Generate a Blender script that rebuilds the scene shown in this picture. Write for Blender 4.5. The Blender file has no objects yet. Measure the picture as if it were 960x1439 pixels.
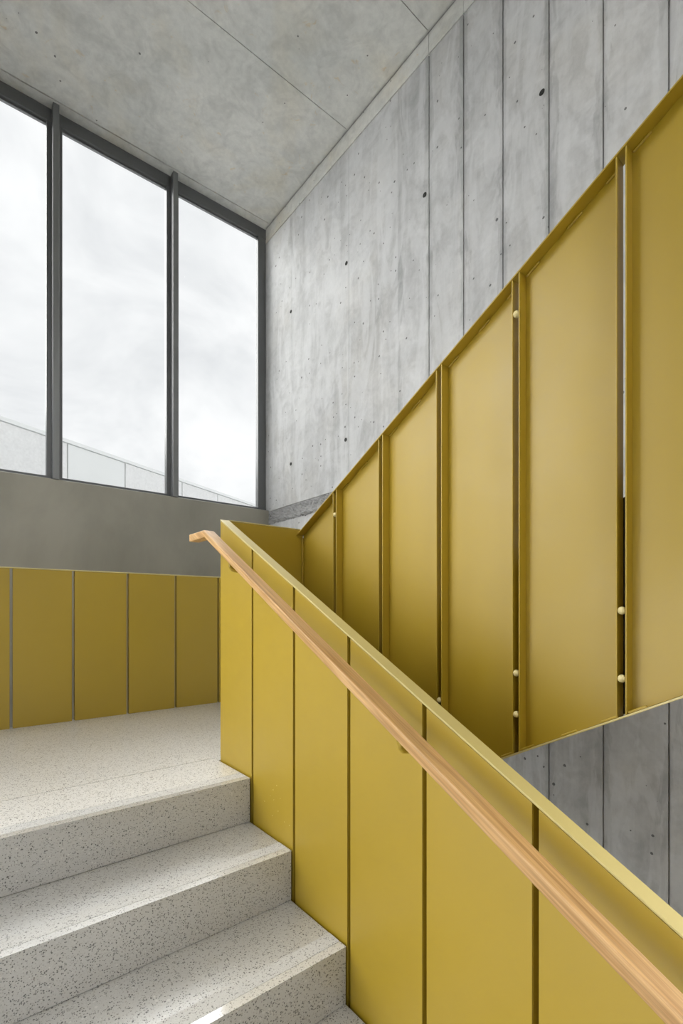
import bpy, bmesh, math, random
from mathutils import Vector, Matrix
random.seed(7)
S = bpy.context.scene
C = S.collection

# ------------------------------------------------------------------ camera
EYE = 0.655                      # metres above the landing (z = 0)
F, CX, HY = 680.0, 480.0, 858.0  # focal length, centre and horizon in photo pixels
TH = math.radians(51.07)         # +X lies this far to the right of the view axis
cam_d = bpy.data.cameras.new('camera')
cam = bpy.data.objects.new('camera', cam_d); C.objects.link(cam)
cam.location = (0, 0, EYE)
cam.rotation_euler = (math.pi/2, 0, -(math.pi/2 - TH))
cam_d.sensor_fit = 'HORIZONTAL'; cam_d.sensor_width = 24.0; cam_d.lens = 17.0
cam_d.shift_y = (HY - 719.5)/960.0
cam_d.clip_start = 0.02; cam_d.clip_end = 300
S.camera = cam

# ------------------------------------------------------------------ sky, sun, exposure
w = bpy.data.worlds.new('overcast_sky'); S.world = w; w.use_nodes = True
nt = w.node_tree; nt.nodes.clear()
tc = nt.nodes.new('ShaderNodeTexCoord')
mp = nt.nodes.new('ShaderNodeMapping'); mp.inputs['Scale'].default_value = (1.6, 1.6, 2.6)
n1 = nt.nodes.new('ShaderNodeTexNoise'); n1.inputs['Scale'].default_value = 2.4; n1.inputs['Detail'].default_value = 7; n1.inputs['Roughness'].default_value = .55; n1.inputs['Distortion'].default_value = .5
rp = nt.nodes.new('ShaderNodeValToRGB')
rp.color_ramp.elements[0].position = .30; rp.color_ramp.elements[0].color = (.70, .715, .74, 1)
rp.color_ramp.elements[1].position = .62; rp.color_ramp.elements[1].color = (.93, .935, .95, 1)
bg = nt.nodes.new('ShaderNodeBackground'); bg.inputs['Strength'].default_value = 1.12
wo = nt.nodes.new('ShaderNodeOutputWorld')
L = nt.links.new
L(tc.outputs['Generated'], mp.inputs['Vector']); L(mp.outputs[0], n1.inputs['Vector']); L(n1.outputs[0], rp.inputs[0])
L(rp.outputs[0], bg.inputs['Color']); L(bg.outputs[0], wo.inputs[0])

sd = bpy.data.lights.new('veiled_sun', 'SUN'); sd.energy = 12.5; sd.angle = math.radians(110); sd.color = (1, .99, .97)
sun = bpy.data.objects.new('veiled_sun', sd); C.objects.link(sun)
sun_from = Vector((-0.50, 1.0, 0.70)).normalized()
sun.rotation_euler = sun_from.to_track_quat('Z', 'Y').to_euler(); sun.location = sun_from*20

S.view_settings.view_transform = 'Standard'; S.view_settings.look = 'None'
S.view_settings.exposure = 0.0; S.view_settings.gamma = 1.0
S.view_settings.use_curve_mapping = False

# ------------------------------------------------------------------ main dimensions
XL, XC = -0.40, 2.60             # left wall, right concrete wall
ZC = EYE + 4.03                  # ceiling
YW = 4.50                        # window plane
YBACK = -3.40
RISE, GO, Y0 = 0.17, 0.295, 1.697
XG = 0.92                        # near guard face (towards the flight)
XLIP, XF = 1.325, 1.365          # upper guard: lip and sheet

def ray(u, v):
    r = (u - CX)/F
    return Vector((math.sin(TH)*r + math.cos(TH), -math.cos(TH)*r + math.sin(TH), (HY - v)/F))
def on_x(u, v, x):
    d = ray(u, v); return d*(x/d.x) + Vector((0, 0, EYE))
def on_y(u, v, y):
    d = ray(u, v); return d*(y/d.y) + Vector((0, 0, EYE))
def on_z(u, v, z):
    d = ray(u, v); return d*((z - EYE)/d.z) + Vector((0, 0, EYE))

# ------------------------------------------------------------------ materials
def new_mat(name):
    m = bpy.data.materials.new(name); m.use_nodes = True
    t = m.node_tree; t.nodes.clear()
    out = t.nodes.new('ShaderNodeOutputMaterial'); b = t.nodes.new('ShaderNodeBsdfPrincipled')
    t.links.new(b.outputs[0], out.inputs[0])
    return m, t, b
def N(t, kind, **kw):
    n = t.nodes.new('ShaderNode'+kind)
    for k, v in kw.items():
        if hasattr(n, k) and not k[0].isupper(): setattr(n, k, v)
        else: n.inputs[k.replace('_', ' ')].default_value = v
    return n
def ramp(t, fac, stops):
    r = t.nodes.new('ShaderNodeValToRGB'); e = r.color_ramp.elements
    while len(e) < len(stops): e.new(.5)
    for el, (p, c) in zip(e, stops):
        el.position = p; el.color = (c, c, c, 1) if not hasattr(c, '__len__') else (*c, 1)
    t.links.new(fac, r.inputs[0]); return r.outputs[0]
def mix(t, mode, fac, a, b):
    n = t.nodes.new('ShaderNodeMix'); n.data_type = 'RGBA'; n.blend_type = mode
    for sock, val in ((n.inputs[0], fac), (n.inputs[6], a), (n.inputs[7], b)):
        if hasattr(val, 'is_output'): t.links.new(val, sock)
        elif hasattr(val, '__len__'): sock.default_value = (*val, 1)
        else: sock.default_value = val
    return n.outputs[2]
def math_(t, op, a, b=0.0, c=None):
    n = t.nodes.new('ShaderNodeMath'); n.operation = op
    for i, val in enumerate((a, b, c)):
        if val is None: continue
        if hasattr(val, 'is_output'): t.links.new(val, n.inputs[i])
        else: n.inputs[i].default_value = val
    return n.outputs[0]
def pos(t, scale=(1, 1, 1), rot=(0, 0, 0), loc=(0, 0, 0)):
    g = t.nodes.new('ShaderNodeNewGeometry'); m = t.nodes.new('ShaderNodeMapping')
    m.inputs['Scale'].default_value = scale; m.inputs['Rotation'].default_value = rot; m.inputs['Location'].default_value = loc
    t.links.new(g.outputs['Position'], m.inputs['Vector']); return m.outputs[0]
def noise(t, vec, scale, detail=4, rough=.55, dist=0.0):
    n = N(t, 'TexNoise', Scale=scale, Detail=detail, Roughness=rough, Distortion=dist)
    t.links.new(vec, n.inputs['Vector']); return n.outputs[0]
def bump(t, b, height, strength, distance):
    n = N(t, 'Bump', Strength=strength, Distance=distance)
    t.links.new(height, n.inputs['Height']); t.links.new(n.outputs[0], b.inputs['Normal'])

def concrete(name, dark, light, streak=.35, holes=.10, rough=.7, warm=None, relief=.25, joints=False, big_holes=0.0, rust=0.0, mottle=.6):
    m, t, b = new_mat(name)
    p = pos(t)
    big = noise(t, p, 1.1, 6, .6, .6)
    col = mix(t, 'MIX', ramp(t, big, [(.30, 0), (.68, 1)]), dark, light)
    fine = noise(t, p, 26, 5, .65)
    col = mix(t, 'MULTIPLY', .55, col, ramp(t, fine, [(.25, .80), (.75, 1.10)]))
    mid = noise(t, p, 5.5, 5, .6, 1.2)
    col = mix(t, 'MULTIPLY', mottle, col, ramp(t, mid, [(.36, .80), (.52, 1.0), (.60, 1.06)]))
    if streak:
        st = noise(t, pos(t, (7, 7, .55)), 1.0, 5, .6, .4)
        col = mix(t, 'MULTIPLY', streak, col, ramp(t, st, [(.34, .62), (.52, 1.0)]))
    if warm:
        wv = noise(t, pos(t, loc=(3, 8, 1)), 1.6, 4, .5, .5)
        col = mix(t, 'MULTIPLY', ramp(t, wv, [(.48, 0), (.66, 1)]), col, warm)
    if joints:                                   # water stains that run down beside the board joints
        sp = N(t, 'SeparateXYZ'); g_ = t.nodes.new('ShaderNodeNewGeometry'); t.links.new(g_.outputs['Position'], sp.inputs[0])
        ph = math_(t, 'ADD', math_(t, 'DIVIDE', math_(t, 'SUBTRACT', sp.outputs['Y'], 2.245), .2905), 100.5)
        dj = math_(t, 'ABSOLUTE', math_(t, 'SUBTRACT', math_(t, 'FRACT', ph), .5))
        sn = noise(t, pos(t, (9, 9, 1.6)), 1.0, 6, .65, 1.2)
        near = math_(t, 'SUBTRACT', math_(t, 'MULTIPLY_ADD', sn, 1.5, -.42), math_(t, 'MULTIPLY', dj, 2.1))
        west = math_(t, 'LESS_THAN', sp.outputs['Y'], 2.55)
        col = mix(t, 'MULTIPLY', math_(t, 'MULTIPLY', west, .62), col, ramp(t, near, [(.06, 1.0), (.16, .72), (.42, .60)]))
        pale = noise(t, pos(t, (5, 5, 1.2), loc=(7, 3, 5)), 1.0, 6, .6, 1.5)
        col = mix(t, 'MIX', ramp(t, pale, [(.50, 0), (.58, .45)]), col, light)
    if rust:
        rn = noise(t, pos(t, loc=(1, 2, 9)), 9.0, 3, .6, 1.0)
        col = mix(t, 'MULTIPLY', ramp(t, rn, [(.66, 0), (.72, rust)]), col, (.95, .74, .45))
    if big_holes:
        vb = N(t, 'TexVoronoi', Scale=4.2); t.links.new(pos(t, (1, 1, 1), loc=(.3, .7, .2)), vb.inputs['Vector'])
        sb_ = N(t, 'SeparateColor'); t.links.new(vb.outputs['Color'], sb_.inputs[0])
        wb = math_(t, 'MULTIPLY_ADD', noise(t, pos(t), 40, 3, .6, 1.0), .09, -.045)
        hb = math_(t, 'MULTIPLY', math_(t, 'LESS_THAN', sb_.outputs[0], big_holes), math_(t, 'LESS_THAN', math_(t, 'ADD', vb.outputs['Distance'], wb), math_(t, 'MULTIPLY_ADD', sb_.outputs[1], .035, .012)))
        col = mix(t, 'MIX', math_(t, 'MULTIPLY', hb, .85), col, (.07, .065, .06))
    vo = N(t, 'TexVoronoi', Scale=17.0); t.links.new(pos(t), vo.inputs['Vector'])
    dist = N(t, 'SeparateColor'); t.links.new(vo.outputs['Color'], dist.inputs[0])
    sel = math_(t, 'LESS_THAN', dist.outputs[0], holes)
    rad = math_(t, 'MULTIPLY_ADD', dist.outputs[1], .13, .03)
    wob = math_(t, 'MULTIPLY_ADD', noise(t, pos(t), 60, 2), .12, -.06)
    dot = math_(t, 'MULTIPLY', sel, math_(t, 'LESS_THAN', math_(t, 'ADD', vo.outputs['Distance'], wob), rad))
    col = mix(t, 'MIX', math_(t, 'MULTIPLY', dot, .8), col, (.055, .055, .055))
    t.links.new(col, b.inputs['Base Color'])
    b.inputs['Roughness'].default_value = rough
    h = math_(t, 'SUBTRACT', math_(t, 'MULTIPLY', noise(t, p, 45, 4, .6), .5), dot)
    bump(t, b, h, relief, .004)
    return m

M_WALL = concrete('board_formed_concrete', (.48, .485, .485), (.66, .665, .67), streak=.40, holes=.20, warm=(1.0, .985, .96), joints=True, big_holes=.10)
M_CEIL = concrete('ceiling_concrete', (.60, .61, .585), (.78, .775, .735), streak=0, holes=.10, rough=.55, warm=(1.0, .955, .87), big_holes=.30, rust=.5)
M_ROUGH = concrete('rough_concrete', (.26, .26, .26), (.44, .44, .435), streak=0, holes=.7, rough=.95, relief=1.0)
M_EXT = concrete('outdoor_concrete', (.745, .755, .765), (.785, .79, .795), streak=.05, holes=.05, mottle=.1)
M_SLAB = concrete('structural_concrete', (.46, .46, .455), (.60, .60, .59), streak=.1, holes=.06)

def gold(name, base, rough=.44, metal=.0):
    m, t, b = new_mat(name)
    p = pos(t)
    v = noise(t, p, 3.0, 3, .5)
    col = mix(t, 'MULTIPLY', .25, base, ramp(t, v, [(.3, .9), (.7, 1.08)]))
    t.links.new(col, b.inputs['Base Color'])
    b.inputs['Metallic'].default_value = metal; b.inputs['Specular IOR Level'].default_value = .75
    r = ramp(t, noise(t, p, 7, 4, .6), [(.3, rough - .04), (.7, rough + .05)])
    t.links.new(r, b.inputs['Roughness'])
    bump(t, b, noise(t, p, 420, 2, .5), .06, .001)
    return m
M_GOLD = gold('gold_paint', (.385, .26, .014))
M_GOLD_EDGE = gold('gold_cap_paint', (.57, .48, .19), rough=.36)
M_WELD, t, b = new_mat('cream_weld_paint')
b.inputs['Base Color'].default_value = (.66, .56, .27, 1); b.inputs['Roughness'].default_value = .45
bump(t, b, noise(t, pos(t), 300, 2), .4, .002)

def terrazzo(name, base, rough, chip=1.0, spec=1.0):
    m, t, b = new_mat(name)
    p = pos(t)
    tone = noise(t, p, 2.2, 4, .5)
    col = mix(t, 'MULTIPLY', .5, base, ramp(t, tone, [(.3, .9), (.7, 1.05)]))
    fine = noise(t, p, 300, 2, .6)
    col = mix(t, 'MULTIPLY', .5, col, ramp(t, fine, [(.3, .80), (.7, 1.12)]))
    for sc, share, colr, rad, amt in ((172, .15, (.012, .014, .015), .38, .97), (270, .24, (.03, .03, .03), .46, .95), (240, .22, (.26, .25, .23), .42, .65), (120, .08, (.70, .69, .67), .36, .4)):
        vo = N(t, 'TexVoronoi', Scale=float(sc)); t.links.new(pos(t, loc=(sc*.37, sc*.11, sc*.7)), vo.inputs['Vector'])
        s = N(t, 'SeparateColor'); t.links.new(vo.outputs['Color'], s.inputs[0])
        on = math_(t, 'MULTIPLY', math_(t, 'LESS_THAN', s.outputs[0], share),
                   math_(t, 'LESS_THAN', vo.outputs['Distance'], math_(t, 'MULTIPLY_ADD', s.outputs[1], rad*.8, rad*.5)))
        col = mix(t, 'MIX', math_(t, 'MULTIPLY', on, amt*chip), col, colr)
    t.links.new(col, b.inputs['Base Color'])
    b.inputs['Roughness'].default_value = rough
    b.inputs['Specular IOR Level'].default_value = spec
    if rough < .5: b.inputs['Coat Weight'].default_value = .9; b.inputs['Coat Roughness'].default_value = max(rough - .08, .08); b.inputs['Coat IOR'].default_value = 1.7
    bump(t, b, noise(t, p, 200, 3), .05 if rough < .5 else .5, .001)
    return m
M_TERR = terrazzo('terrazzo', (.47, .472, .465), .40)
M_NOSE = terrazzo('polished_terrazzo', (.60, .60, .595), .12, chip=.55)
M_GRIP = terrazzo('sandblasted_terrazzo', (.55, .55, .54), .8, chip=.6)
M_LAND = terrazzo('landing_terrazzo', (.73, .73, .72), .34, chip=.9)

def metal(name, base, rough, metallic, blot=0.0):
    m, t, b = new_mat(name)
    col = mix(t, 'MULTIPLY', blot, base, ramp(t, noise(t, pos(t, (1.2, 1.2, .7)), 1.6, 5, .6, .5), [(.3, .72), (.7, 1.12)]))
    t.links.new(col, b.inputs['Base Color'])
    b.inputs['Roughness'].default_value = rough; b.inputs['Metallic'].default_value = metallic
    return m
M_FRAME = metal('window_frame_metal', (.15, .155, .157), .42, .5)
M_FIN = metal('window_fin_metal', (.22, .226, .228), .38, .6)
M_GASKET = metal('dark_gasket', (.03, .03, .03), .6, 0)
M_BAND = metal('grey_sheet_metal', (.36, .345, .29), .44, .3, blot=.6)
M_DARK = metal('tie_hole_dark', (.03, .03, .028), .9, 0)

M_WOOD, t, b = new_mat('oak')
SL = 0.5444; A = math.atan(SL)
def along(t, scale):
    m = t.nodes.new('ShaderNodeMapping'); m.inputs['Scale'].default_value = scale
    t.links.new(pos(t, rot=(-A, 0, 0)), m.inputs['Vector']); return m.outputs[0]
al = along(t, (46, 2.0, 46))
g1 = noise(t, al, 1.0, 6, .62, .8)
al2 = along(t, (170, 4, 170))
g2 = noise(t, al2, 1.0, 3, .6, .2)
col = mix(t, 'MIX', ramp(t, g1, [(.34, 0), (.66, 1)]), (.43, .23, .075), (.67, .425, .195))
col = mix(t, 'MULTIPLY', .6, col, ramp(t, g2, [(.36, .62), (.58, 1.05)]))
stv = N(t, 'TexVoronoi', Scale=1.0); t.links.new(along(t, (24, 1.9, 24)), stv.inputs['Vector'])
ss = N(t, 'SeparateColor'); t.links.new(stv.outputs['Color'], ss.inputs[0])
col = mix(t, 'MULTIPLY', .5, col, ramp(t, ss.outputs[0], [(0, .86), (1, 1.12)]))
t.links.new(col, b.inputs['Base Color']); b.inputs['Roughness'].default_value = .42
bump(t, b, g2, .15, .001)

M_GLASS = bpy.data.materials.new('window_glass'); M_GLASS.use_nodes = True
t = M_GLASS.node_tree; t.nodes.clear()
o_ = t.nodes.new('ShaderNodeOutputMaterial'); tr = t.nodes.new('ShaderNodeBsdfTransparent'); gl = t.nodes.new('ShaderNodeBsdfGlossy')
tr.inputs[0].default_value = (.985, .99, .985, 1); gl.inputs['Roughness'].default_value = 0.0
fr = t.nodes.new('ShaderNodeFresnel'); fr.inputs[0].default_value = 1.18
mx = t.nodes.new('ShaderNodeMixShader'); t.links.new(fr.outputs[0], mx.inputs[0]); t.links.new(tr.outputs[0], mx.inputs[1]); t.links.new(gl.outputs[0], mx.inputs[2]); t.links.new(mx.outputs[0], o_.inputs[0])

# ------------------------------------------------------------------ helpers
def box(bm, x0, x1, y0, y1, z0, z1):
    v = [bm.verts.new((x, y, z)) for x in (x0, x1) for y in (y0, y1) for z in (z0, z1)]
    for f in ((0, 1, 3, 2), (4, 6, 7, 5), (0, 4, 5, 1), (2, 3, 7, 6), (0, 2, 6, 4), (1, 5, 7, 3)):
        bm.faces.new([v[i] for i in f])
def prism_x(bm, poly, x0, x1):                     # poly in (y, z), extruded along X
    a = [bm.verts.new((x0, y, z)) for y, z in poly]; c = [bm.verts.new((x1, y, z)) for y, z in poly]
    n = len(poly)
    bm.faces.new(a); bm.faces.new(c[::-1])
    for i in range(n): bm.faces.new((a[i], c[i], c[(i+1) % n], a[(i+1) % n]))
def tube(bm, pts, r, seg=10):
    pts = [Vector(p) for p in pts]; rings = []
    for i, p in enumerate(pts):
        d = ((pts[min(i+1, len(pts)-1)] - pts[i]).normalized() + (pts[i] - pts[max(i-1, 0)]).normalized()).normalized()
        q = d.to_track_quat('Z', 'Y')
        rings.append([bm.verts.new(p + q @ Vector((r*math.cos(2*math.pi*k/seg), r*math.sin(2*math.pi*k/seg), 0))) for k in range(seg)])
    for a, c in zip(rings, rings[1:]):
        for k in range(seg): bm.faces.new((a[k], a[(k+1) % seg], c[(k+1) % seg], c[k]))
    bm.faces.new(rings[0][::-1]); bm.faces.new(rings[-1])
def mesh(name, bm):
    bmesh.ops.recalc_face_normals(bm, faces=bm.faces)
    me = bpy.data.meshes.new(name); bm.to_mesh(me); bm.free(); return me
def obj(name, geo, mat, parent=None, bevel=0.0, loc=(0, 0, 0)):
    me = geo if isinstance(geo, bpy.types.Mesh) else mesh(name, geo)
    if not me.materials: me.materials.append(mat)
    o = bpy.data.objects.new(name, me); C.objects.link(o); o.location = loc
    if parent: o.parent = parent
    if bevel:
        md = o.modifiers.new('bevel', 'BEVEL'); md.width = bevel; md.segments = 2; md.limit_method = 'ANGLE'; md.harden_normals = False
    return o
def one(*b):
    bm = bmesh.new(); box(bm, *b); return bm
def thing(name, label, cat, loc=(0, 0, 0)):
    o = bpy.data.objects.new(name, None); C.objects.link(o); o.empty_display_size = .1
    o.location = loc; o['label'] = label; o['category'] = cat; return o
def kid(name, geo, mat, root, bevel=0.0):          # geometry given in world coordinates under a root or part
    o = obj(name, geo, mat, root, bevel)
    r = root; off = Vector((0, 0, 0))
    while r: off += r.location; r = r.parent
    o.location = -off
    return o
def struct(o, label, cat):
    o['kind'] = 'structure'; o['label'] = label; o['category'] = cat; return o

# ------------------------------------------------------------------ the right-hand concrete wall
wall = struct(obj('wall_right', one(XC + .012, XC + .25, YBACK - .2, YW + .10, -3.4, ZC + .2), M_WALL), 'tall pale board-marked concrete wall rising behind the upper gold guard', 'wall')
Z_R0, Z_R1, Z_S = EYE + .90, EYE + 1.04, ZC - .145
joints = [YW + .05, 3.995, 3.122, 2.245, 1.952, 1.664, 1.374, 1.085, .794, .50, .21, -.08, -.37, -.66, -.95, -1.24, -1.53, -1.82, -2.11, -2.40, -2.69, -2.98, YBACK]
for i, (a, c) in enumerate(zip(joints, joints[1:])):
    ga = .0012 if i < 3 else .0042
    gc = .0012 if i < 2 else .0042
    if i == 0: ga = 0
    for z0, z1 in ((-3.4, Z_R0 - .002), (Z_R1 + .002, Z_S - .003)):
        if a < 1.2 and z0 < 0: z1 = Z_R1 + .002      # rough band only near the landing
        obj('wall_panel', one(XC, XC + .0125, c + gc, a - ga, z0, z1), M_WALL, wall)
    obj('wall_panel', one(XC - .004, XC + .0125, c + gc*.5, a - ga*.5, Z_S + .003, ZC), M_CEIL, wall)
# rough construction joint
bm = bmesh.new(); ny, nz = 160, 9; vs = []
for i in range(ny + 1):
    for k in range(nz + 1):
        y = 1.10 + (YW - .06 - 1.10)*i/ny; z = Z_R0 + (Z_R1 - Z_R0)*k/nz
        ed = 0 if k in (0, nz) else 1
        if k == 0: z += random.uniform(-.016, .012)
        vs.append(bm.verts.new((XC + .004 + random.uniform(-.010, .008)*ed - (.022*random.random() if k in (1, 2) else 0), y + random.uniform(-.004, .004), z)))
for i in range(ny):
    for k in range(nz):
        a = i*(nz+1) + k; bm.faces.new((vs[a], vs[a+nz+1], vs[a+nz+2], vs[a+1]))
obj('rough_joint_band', bm, M_ROUGH, wall)
# tie holes seen in the photograph
bmh = bmesh.new(); bmesh.ops.create_cone(bmh, cap_ends=True, segments=14, radius1=.017, radius2=.012, depth=.006, matrix=Matrix.Rotation(math.pi/2, 4, 'Y'))
hole = mesh('tie_hole', bmh)
for u, v in ((762, 130), (597, 274), (487, 370), (486, 618), (409, 438), (409, 652)):
    p = on_x(u, v, XC); obj('tie_hole', hole, M_DARK, wall, loc=(XC + .0005, p.y, p.z))

# ------------------------------------------------------------------ ceiling
ceil = struct(obj('ceiling', one(XL, XC, YBACK, YW + .10, ZC + .012, ZC + .25), M_CEIL), 'smooth grey cast concrete ceiling with thin panel joints', 'ceiling')
cj = [YW + .08, 4.395, 3.125, 2.238, 1.36, .48, -.40, -1.28, -2.16, YBACK]
for i, (a, c) in enumerate(zip(cj, cj[1:])):
    obj('ceiling_panel', one(XL, XC - .022, c + (.007 if i == 0 else .0026), a - (.007 if i == 1 else .0026), ZC, ZC + .0125), M_CEIL, ceil)

# ------------------------------------------------------------------ other walls of the stair hall
YA, YB, ZB, ZM, ZL = -.30, 1.25, -1.95, .95, 3.05     # side glazing added unseen for its light: low from YA, upper from YB
struct(obj('wall_left', one(XL - .25, XL, YBACK - .2, YW + .1, -3.4, ZB), M_WALL), 'plain concrete base wall beside the lower stair flight', 'wall')
struct(obj('wall_left', one(XL - .25, XL, YBACK - .2, YA, ZB, ZC + .2), M_WALL), 'solid concrete wall bay beside the low side glazing', 'wall')
struct(obj('wall_left', one(XL - .25, XL, YA, YB, ZM, ZC + .2), M_WALL), 'concrete wall field above the low side glazing', 'wall')
struct(obj('wall_left', one(XL - .25, XL, YB, YW + .1, ZL, ZC + .2), M_WALL), 'concrete lintel above the upper side glazing', 'wall')
for nm, ya_, za_, zb_, nn, lb in (('fill_window_3', YA, ZB, ZM, 5, 'low side glazing added unseen to light the stair hall, with grey mullions'), ('fill_window_4', YB, ZM, ZL, 3, 'upper side glazing added unseen to light the stair hall, with grey mullions')):
    lw = bpy.data.objects.new(nm, None); C.objects.link(lw); lw.location = (XL, ya_, za_)
    struct(lw, lb, 'window')
    ym_ = [ya_ + .03 + (YW - ya_)*k/nn for k in range(nn + 1)]
    for y in ym_: kid('mullion', one(XL - .10, XL - .02, y - .025, y + .025, za_, zb_), M_FRAME, lw, .003)
    kid('head_rail', one(XL - .10, XL - .02, ym_[0], ym_[-1], zb_ - .04, zb_), M_FRAME, lw)
    kid('bottom_rail', one(XL - .10, XL - .02, ym_[0], ym_[-1], za_, za_ + .04), M_FRAME, lw)
    for a, c in zip(ym_, ym_[1:]): kid('pane', one(XL - .065, XL - .057, a + .02, c - .02, za_ + .03, zb_ - .03), M_GLASS, lw)
front = struct(obj('wall_front', one(XL, XC, 4.45, YW + .10, -3.4, EYE + 1.0), M_SLAB), 'concrete upstand carrying the tall window', 'wall')
bandp = kid('cladding_sheet', one(XL, XC - .004, 4.428, 4.45, -.9, EYE + 1.046), M_BAND, front, .003)
bandp['label'] = 'smooth grey metal sheet below the window'
kid('sill', one(XL, XC - .004, 4.435, YW + .05, EYE + 1.0, EYE + 1.049), M_FIN, front, .002)

def window(name, yin, ydir, z0, z1, xs, label):
    """glazing with fins; yin = inner face of frame, ydir = outward"""
    y0, y1 = sorted((yin, yin + .06*ydir)); yf0, yf1 = sorted((yin - .075*ydir, yin + .02*ydir)); yg = yin + .035*ydir
    root = bpy.data.objects.new(name, None); C.objects.link(root); struct(root, label, 'window')
    root.location = (xs[0], yin, z0)
    kid('head_rail', one(XL, XC - .001, y0 - .002, y1 + .002, z1 - .105, z1 - .002), M_FRAME, root, .003)
    kid('bottom_rail', one(XL, XC - .001, y0 - .002, y1 + .002, z0, z0 + .03), M_FRAME, root, .003)
    for i, x in enumerate(xs):
        kid('mullion', one(x - .056, x + .056 if i < len(xs)-1 else x + .034, y0, y1, z0 + .004, z1 - .004), M_FRAME, root, .004)
        if 0 < i < len(xs) - 1:
            kid('mullion_fin', one(x - .022, x + .022, yf0, yf1, z0 - .004, z1), M_FIN, root, .002)
    for a, c in zip(xs, xs[1:]):
        pn = kid('pane', one(a + .05, c - .05, yg - .004, yg + .004, z0 + .02, z1 - .10), M_GLASS, root)
        bm = bmesh.new(); ya, yb = sorted((yg - .012*ydir, yg + .012*ydir))
        box(bm, a + .055, c - .055, ya, yb, z1 - .118, z1 - .104)
        kid('glazing_bead', bm, M_FIN, pn)
        kid('gasket', one(a + .055, c - .055, ya, yb, z1 - .1045, z1 - .1015), M_GASKET, pn)
    return root
xs = [.652 - .956, .652, 1.608, 2.562]
window('window_1', YW - .01, 1, EYE + 1.049, ZC, xs, 'tall grey metal framed window with three panes over the landing')
# glazed rear opening added behind the camera to let in fill light
struct(obj('wall_back', one(XL, XC, YBACK - .2, YBACK, -3.4, 1.0), M_WALL), 'concrete wall at the end of the lower landing', 'wall')
back = window('fill_window_2', YBACK, -1, 1.0, ZC, xs, 'wide glazed opening with grey mullions, added unseen for fill light above the lower landing')

# ------------------------------------------------------------------ landing and floors
fl = struct(obj('floor', one(XL, XC, 2.032, 3.275, -.26, -.02), M_SLAB), 'speckled pale terrazzo landing at the top of the lower flight', 'floor')
obj('terrazzo_topping', one(XL, XC, 2.030, 3.275, -.02, 0), M_LAND, fl)
obj('terrazzo_infill', one(XG - .0085, XG + .0415, 1.9865, 2.0295, -.1, -.0005), M_LAND, fl)
lowf = struct(obj('floor', one(XL, XC, YBACK, -.955, -1.95, -1.70), M_TERR), 'terrazzo lower landing at the foot of the stairs', 'floor')
upf = struct(obj('floor', one(XF, XC, -2.2, -.68, 1.50, 1.70), M_TERR), 'terrazzo upper landing at the head of the upper flight', 'floor')
struct(obj('floor', one(XL - .2, XC + .2, YBACK - .2, YW + .1, -3.6, -3.4), M_SLAB), 'concrete floor at the bottom of the stairwell', 'floor')

# ------------------------------------------------------------------ stair flights
def flight(label, x0, x1, steps, slab_poly, wallside):
    root = thing('stair_flight', label, 'stairs', ((x0 + x1)/2, steps[0][0], steps[0][1]))
    first = s0 = True
    for (yn, yb, zt, s) in steps:                    # nosing y, back y, tread height; s = +1 when the step faces -y
        st = kid('step', one(x0, x1, min(yn, yb + .03*s), max(yn, yb + .03*s), zt - RISE, zt - .001), M_TERR, root, .0015)
        if first and s > 0: kid('tread_slab', one(x0, x1, yn + .081, yb + .0262, zt - .003, zt - .0002), M_LAND, st)
        first = False
        a, c = sorted((yn, yn + .028*s)); kid('nosing_strip', one(x0, x1, a - .0004, c, zt - .003, zt), M_NOSE, st)
        a, c = sorted((yn + .030*s, yn + .080*s)); kid('grip_strip', one(x0, x1, a, c, zt - .003, zt - .0004), M_GRIP, st)
    bm = bmesh.new(); prism_x(bm, slab_poly, x0, x1); kid('stair_slab', bm, M_SLAB, root)
    return root
M_STRINGER_SHADE = metal('shade_stringer_dark', (.045, .036, .024), .6, .2)
low_steps = [(Y0 - GO*k, Y0 - GO*(k-1) - (.0 if k else -.0075), -RISE*k, 1) for k in range(0, 9)]
yl = Y0 - GO*8
flight('speckled terrazzo stairs climbing to the landing beside the oak handrail', XL + .004, XG - .009, low_steps,
       [(2.03, -.17), (2.03, -.26), (yl, -RISE*9 - .17), (yl, -RISE*9), ] , None)
up_steps = [(1.985 - GO*k, 1.985 - GO*(k+1), RISE*(k+1), -1) for k in range(0, 9)]
yu = 1.985 - GO*9
upper_flight = flight('terrazzo stairs hidden behind the tall gold guard, rising along the concrete wall', XF + .012, XC - .003, up_steps,
       [(1.985, 0), (1.985, -.26), (yu, RISE*9 - .26), (yu, RISE*9)], None)

# added dark stringer along the open side, its colour putting shade into the guard joints
sz = lambda y: .95 + .5406*(.5236 - y); sb = lambda y: EYE - .3406*XLIP + .5406*(.6305*XLIP - y) + .01
bm = bmesh.new(); prism_x(bm, [(1.985, sz(1.985)), (yu, sz(yu)), (yu, sb(yu)), (1.985, sb(1.985))], XF + .0065, XF + .0115)
kid('shade_stringer', bm, M_STRINGER_SHADE, upper_flight)

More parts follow.
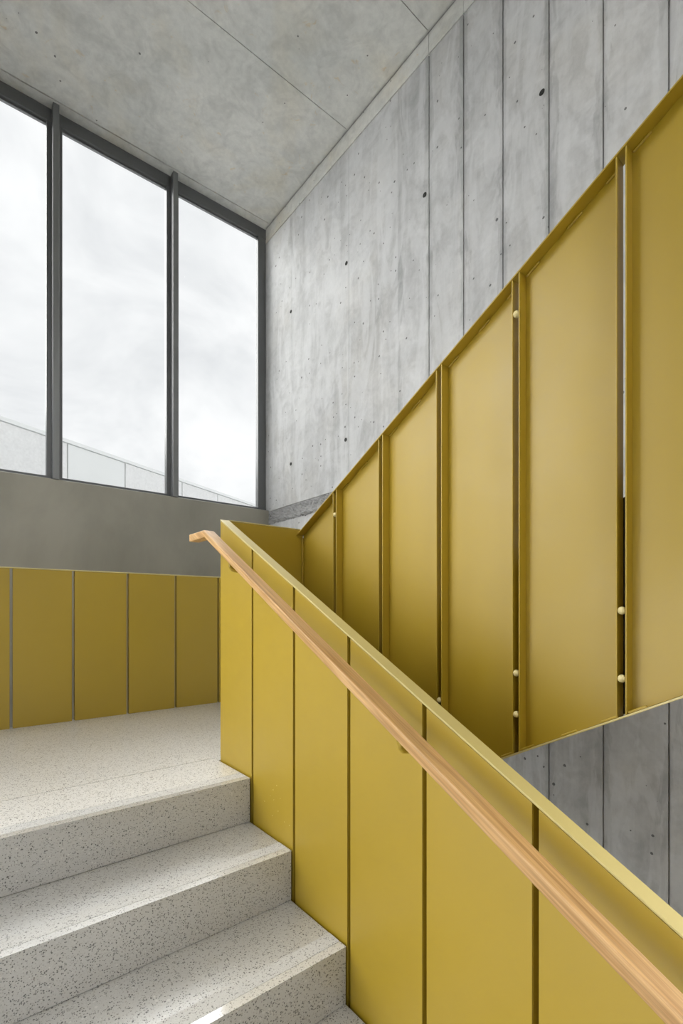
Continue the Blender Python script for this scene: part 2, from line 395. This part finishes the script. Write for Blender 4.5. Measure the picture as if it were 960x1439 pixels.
# ------------------------------------------------------------------ lower guard
TOPN = lambda y: .131 + .536*(y - .2612)
def tray(name, x_face, depth, width, s, hgt, th=.004, flange=True):
    """folded sheet: parallelogram in (y, z), origin at the top of its +y edge; slope s = dz/dy; flanges run to x_face + depth"""
    bm = bmesh.new(); sg = 1 if depth > 0 else -1
    P = lambda y, dz: (y, s*y + dz)
    prism_x(bm, [P(0, 0), P(-width, 0), P(-width, -hgt), P(0, -hgt)], x_face, x_face + th*sg)
    if flange:
        for ya, yb in (((0, -th), (-width + th, -width)) if flange is True else ((-width + th, -width),)):
            prism_x(bm, [P(ya, 0), P(yb, 0), P(yb, -hgt), P(ya, -hgt)], x_face + th*sg, x_face + depth)
    return mesh(name, bm)
g = thing('stair_guard', 'low gold painted sheet guard carrying the oak handrail beside the terrazzo steps', 'guard', (XG, 1.985, -.2))
GAPN = .014
pm = tray('panel', 0, .038, GO - GAPN, .536, 1.44)
edge = 1.985
for k in range(11):
    y1 = 1.983 if k == 0 else 1.695 - GO*(k-1) - GAPN/2
    if k == 0:
        first = tray('end_panel', 0, .038, 1.983 - 1.695 - GAPN/2, .536, 1.44)
        obj('panel', first, M_GOLD, g, .0012, Vector((XG, y1, TOPN(y1) - .0075)) - g.location)
    else:
        obj('panel', pm, M_GOLD, g, .0012, Vector((XG, y1, TOPN(y1) - .0075)) - g.location)
for k in range(10):
    yj = 1.695 - GO*k
    bm = bmesh.new(); prism_x(bm, [(yj + .022, TOPN(yj + .022) - .008), (yj - .022, TOPN(yj - .022) - .008), (yj - .022, TOPN(yj - .022) - 1.44), (yj + .022, TOPN(yj + .022) - 1.44)], XG + .0385, XG + .0435)
    kid('joint_bar', bm, M_GOLD, g)
ylow = 1.695 - GO*10
bm = bmesh.new(); prism_x(bm, [(1.985, TOPN(1.985)), (ylow, TOPN(ylow)), (ylow, TOPN(ylow) - .006), (1.985, TOPN(1.985) - .006)], XG - .001, XG + .042)
kid('top_cap', bm, M_GOLD_EDGE, g, .0012)

bm = bmesh.new()
for u, v in ((385, 1124), (391, 1140), (383, 1146), (400, 1155), (407, 1160), (380, 1118), (372, 1126), (394, 1122), (384, 1110), (389, 1104)):
    p = on_x(u, v, XG); bmesh.ops.create_icosphere(bm, subdivisions=1, radius=random.uniform(.0012, .0021), matrix=Matrix.Translation((XG - .0003, p.y, p.z)) @ Matrix.Diagonal((.5, 1, 1, 1)))
sp_ = kid('paint_specks', bm, M_WELD, g); sp_['kind'] = 'stuff'
# ------------------------------------------------------------------ gold panel across the stairwell
lg = thing('well_guard', 'short gold sheet closing the stairwell edge between the two sloping guards', 'guard', (1.16, 2.0, 0))
kid('panel', one(XG + .0425, XF - .002, 1.990, 1.994, -.40, 1.052), M_GOLD, lg, .001)
kid('top_cap', one(XG + .0425, XF - .001, 1.989, 2.027, 1.053, 1.058), M_GOLD_EDGE, lg, .001)
kid('corner_weld', one(XF - .014, XF - .0045, 1.981, 1.9895, -.40, 1.015), M_GOLD, lg, .003)

# ------------------------------------------------------------------ upper guard
TOPU = lambda y: EYE + .9404*XLIP + .5406*(.2839*XLIP - y)
BOTU = lambda y: EYE - .3406*XLIP + .5406*(.6305*XLIP - y)
HU = TOPU(1.0) - BOTU(1.0)
ug = thing('stair_guard', 'tall gold steel tray guard rising along the concrete wall', 'guard', (XLIP, 1.985, 0))
GAPU = .019
ju = [1.69 - GO*k for k in range(0, 9)]
pu = tray('upper_panel', 0, -(XF - XLIP), GO - GAPU, -.5406, HU - .012)
for k in range(9):
    if k == 0:
        y1 = 1.986; me = tray('upper_end_panel', 0, -(XF - XLIP), 1.986 - 1.69 - GAPU/2, -.5406, HU - .012, flange='near')
    else:
        y1 = ju[k-1] - GAPU/2; me = pu
    obj('panel', me, M_GOLD, ug, .0012, Vector((XF, y1, TOPU(y1) - .006)) - ug.location)
ya, yb = 1.9875, ju[-1]
for nm, fn, dz0, dz1, mt in (('top_rail', TOPU, -.0055, 0, M_GOLD), ('bottom_rail', BOTU, -.0005, .0055, M_GOLD_EDGE)):
    bm = bmesh.new(); prism_x(bm, [(ya, fn(ya) + dz1), (yb, fn(yb) + dz1), (yb, fn(yb) + dz0), (ya, fn(ya) + dz0)], XLIP - .002, XF + .004)
    kid(nm, bm, mt, ug, .001)
bmr = bmesh.new(); bmesh.ops.create_uvsphere(bmr, u_segments=10, v_segments=6, radius=1.0, matrix=Matrix.Diagonal((.012, .0102, .0105, 1)))
blob = mesh('spacer', bmr)
for f in blob.polygons: f.use_smooth = True
for k, vsl in ((4, (858, 954)), (3, (441, 946, 1004)), (2, (984,)), (0, (723,))):
    u = {4: 875, 3: 724, 2: 617, 0: 470.5}[k]
    for v in vsl:
        p = on_x(u, v, XLIP); obj('spacer', blob, M_WELD, ug, 0, Vector((XLIP + .006, ju[k], p.z)) - ug.location)
for k in (5, 6, 7):
    for dz in (.12, 1.10):
        obj('spacer', blob, M_WELD, ug, 0, Vector((XLIP + .006, ju[k], BOTU(ju[k]) + dz)) - ug.location)
# weld beads where the sheets meet the sloping rails
bmw = bmesh.new(); tube(bmw, [(0, .020, -.020*.5406), (0, .008, -.008*.5406), (0, -.006, .006*.5406), (0, -.020, .020*.5406)], .0036, 7)
bead = mesh('weld_bead', bmw)
for k in range(0, 8):
    for fr_ in (.10, .55, .93):
        y = ju[k] - GAPU/2 - fr_*(GO - GAPU)
        obj('weld_bead', bead, M_GOLD, ug, 0, Vector((XF - .006, y, TOPU(y) - .010)) - ug.location)
        obj('weld_bead', bead, M_WELD, ug, 0, Vector((XLIP + .004, y, BOTU(y) + .009)) - ug.location)

# ------------------------------------------------------------------ parapet at the far side of the landing
pp = thing('landing_parapet', 'upright gold panel parapet along the far edge of the landing', 'parapet', (1.1, 3.25, 0))
SPP, GP = .3055, .015
bm = bmesh.new(); wd = SPP - GP
box(bm, 0, wd, 0, .004, 0, .888); box(bm, 0, .004, .004, .038, 0, .888); box(bm, wd - .004, wd, .004, .038, 0, .888)
pmesh = mesh('parapet_panel', bm)
x = .261 - 2*SPP
while x + GP/2 < XC - .05:
    obj('panel', pmesh, M_GOLD, pp, .0012, Vector((x + GP/2, 3.232, .001)) - pp.location)
    x += SPP
kid('top_cap', one(XL, XC - .005, 3.231, 3.272, .890, .896), M_GOLD_EDGE, pp, .001)

# ------------------------------------------------------------------ oak handrail
hr = thing('handrail', 'pale oak handrail with a short level end fixed to the low gold guard', 'handrail', (.84, 1.927, 0))
TOPH = lambda y: EYE + .3346 - SL*(1.927 - y)
yE, yS, ye = 1.927, 2.082, -.95
TB = .0375; tb = .0315
ym = yE + (TB - tb)/SL*0 + tb*math.tan(A/2)*-0
bm = bmesh.new()
# side outline (y, z): level end, mitred elbow, sloping run
zb = TOPH(yE)
y_in = yE - tb*math.tan(A/2)
prism_x(bm, [(yS, zb), (yE, zb), (ye, TOPH(ye)), (ye, TOPH(ye) - TB), (y_in, zb - tb), (yS, zb - tb)], .8175, .8655)
kid('rail', bm, M_WOOD, hr, .0035)
for yb_ in (1.734, .819, -.096):
    zt = TOPH(yb_) - TB; zz = zt - .036
    bm = bmesh.new()
    pts = [(XG - .0005, yb_, zz), (.870, yb_, zz), (.855, yb_, zz + .003), (.845, yb_, zz + .012), (.8415, yb_, zz + .028), (.8415, yb_, zt + .002)]
    tube(bm, pts, .0075, 10)
    br = kid('bracket', bm, M_GOLD, hr)
    for f in br.data.polygons: f.use_smooth = True
    bm = bmesh.new(); bmesh.ops.create_cone(bm, cap_ends=True, segments=20, radius1=.016, radius2=.016, depth=.004, matrix=Matrix.Translation((XG - .002, yb_, zz)) @ Matrix.Rotation(math.pi/2, 4, 'Y'))
    kid('rosette', bm, M_GOLD, br)

# ------------------------------------------------------------------ fill lamps added out of view to brighten the stair hall
M_FILL, t, b = new_mat('fill_diffuser'); strength = 36.0
b.inputs['Base Color'].default_value = (.9, .9, .9, 1); b.inputs['Emission Color'].default_value = (1, .965, .91, 1); b.inputs['Emission Strength'].default_value = strength
def lamp(x, y, z, lx, ly, label):
    r = thing('fill_lamp', label, 'lamp', (x, y, z))
    bm = bmesh.new()
    for a in ((-lx/2, lx/2, -ly/2, -ly/2 + .02), (-lx/2, lx/2, ly/2 - .02, ly/2), (-lx/2, -lx/2 + .02, -ly/2 + .02, ly/2 - .02), (lx/2 - .02, lx/2, -ly/2 + .02, ly/2 - .02)):
        box(bm, *a, -.06, 0)
    obj('housing', bm, M_FRAME, r)
    obj('diffuser', one(-lx/2 + .02, lx/2 - .02, -ly/2 + .02, ly/2 - .02, -.05, -.035), M_FILL, r)
lamp(.15, -2.1, ZC, .6, 1.2, 'flat square-edged fill lamp added unseen on the ceiling over the lower landing')
lamp(1.95, -1.45, 1.50, .6, 1.2, 'flat square-edged fill lamp added unseen below the upper landing')

# ------------------------------------------------------------------ outdoors
struct(obj('ground', one(-60, 60, -60, 80, -3.9, -3.62), M_SLAB), 'grey paved ground outside the window', 'ground')
struct(obj('roof_deck', one(XL - .25, 40, YW + .1, 40, 1.30, 1.50), M_SLAB), 'pale flat roof outside the tall window', 'roof')
struct(obj('bounce_deck', one(-40, XL - .25, -20, 60, -2.3, -2.0), M_EXT), 'pale paved terrace added unseen to reflect light through the side glazing', 'bounce_deck')  # pale slab added out of view to bounce light onto the lower guard
d = ray(0, 585); Yx = 8.0
P0 = Vector((d.x/d.y*Yx, Yx, 0)); ZT = EYE + d.z/d.y*Yx
ang = math.radians(26.6); dv = Vector((math.cos(ang), math.sin(ang), 0)); nv = Vector((math.sin(ang), -math.cos(ang), 0))   # nv faces the building
def s_at(u):
    r = ray(u, 0); k = P0.dot(nv)/(r.x*nv.x + r.y*nv.y)
    return (Vector((r.x*k, r.y*k, 0)) - P0).dot(dv)
ow = thing('parapet_wall', 'long pale concrete parapet wall standing outside beyond the glass', 'wall', (P0.x, P0.y, -3.6))
ow.rotation_euler = (0, 0, ang)
zt = ZT + 3.6
obj('wall_core', one(-7, 26, .025, .25, 0, zt - .05), M_SLAB, ow)
sj = [-7, -5.2, -3.4, -1.6, s_at(95), s_at(176), s_at(256), s_at(306), s_at(306) + 2.4, s_at(306) + 5, 26]
M_PALE = metal('pale_panel', (.75, .77, .775), .5, 0)
for i, (a, c) in enumerate(zip(sj, sj[1:])):
    obj('wall_panel', one(a + .012, c - .012, 0, .03, 0, zt - .062), M_PALE if i == 4 else M_EXT, ow)
obj('coping', one(-7, 26, -.03, .28, zt - .055, zt), M_PALE, ow, .004)
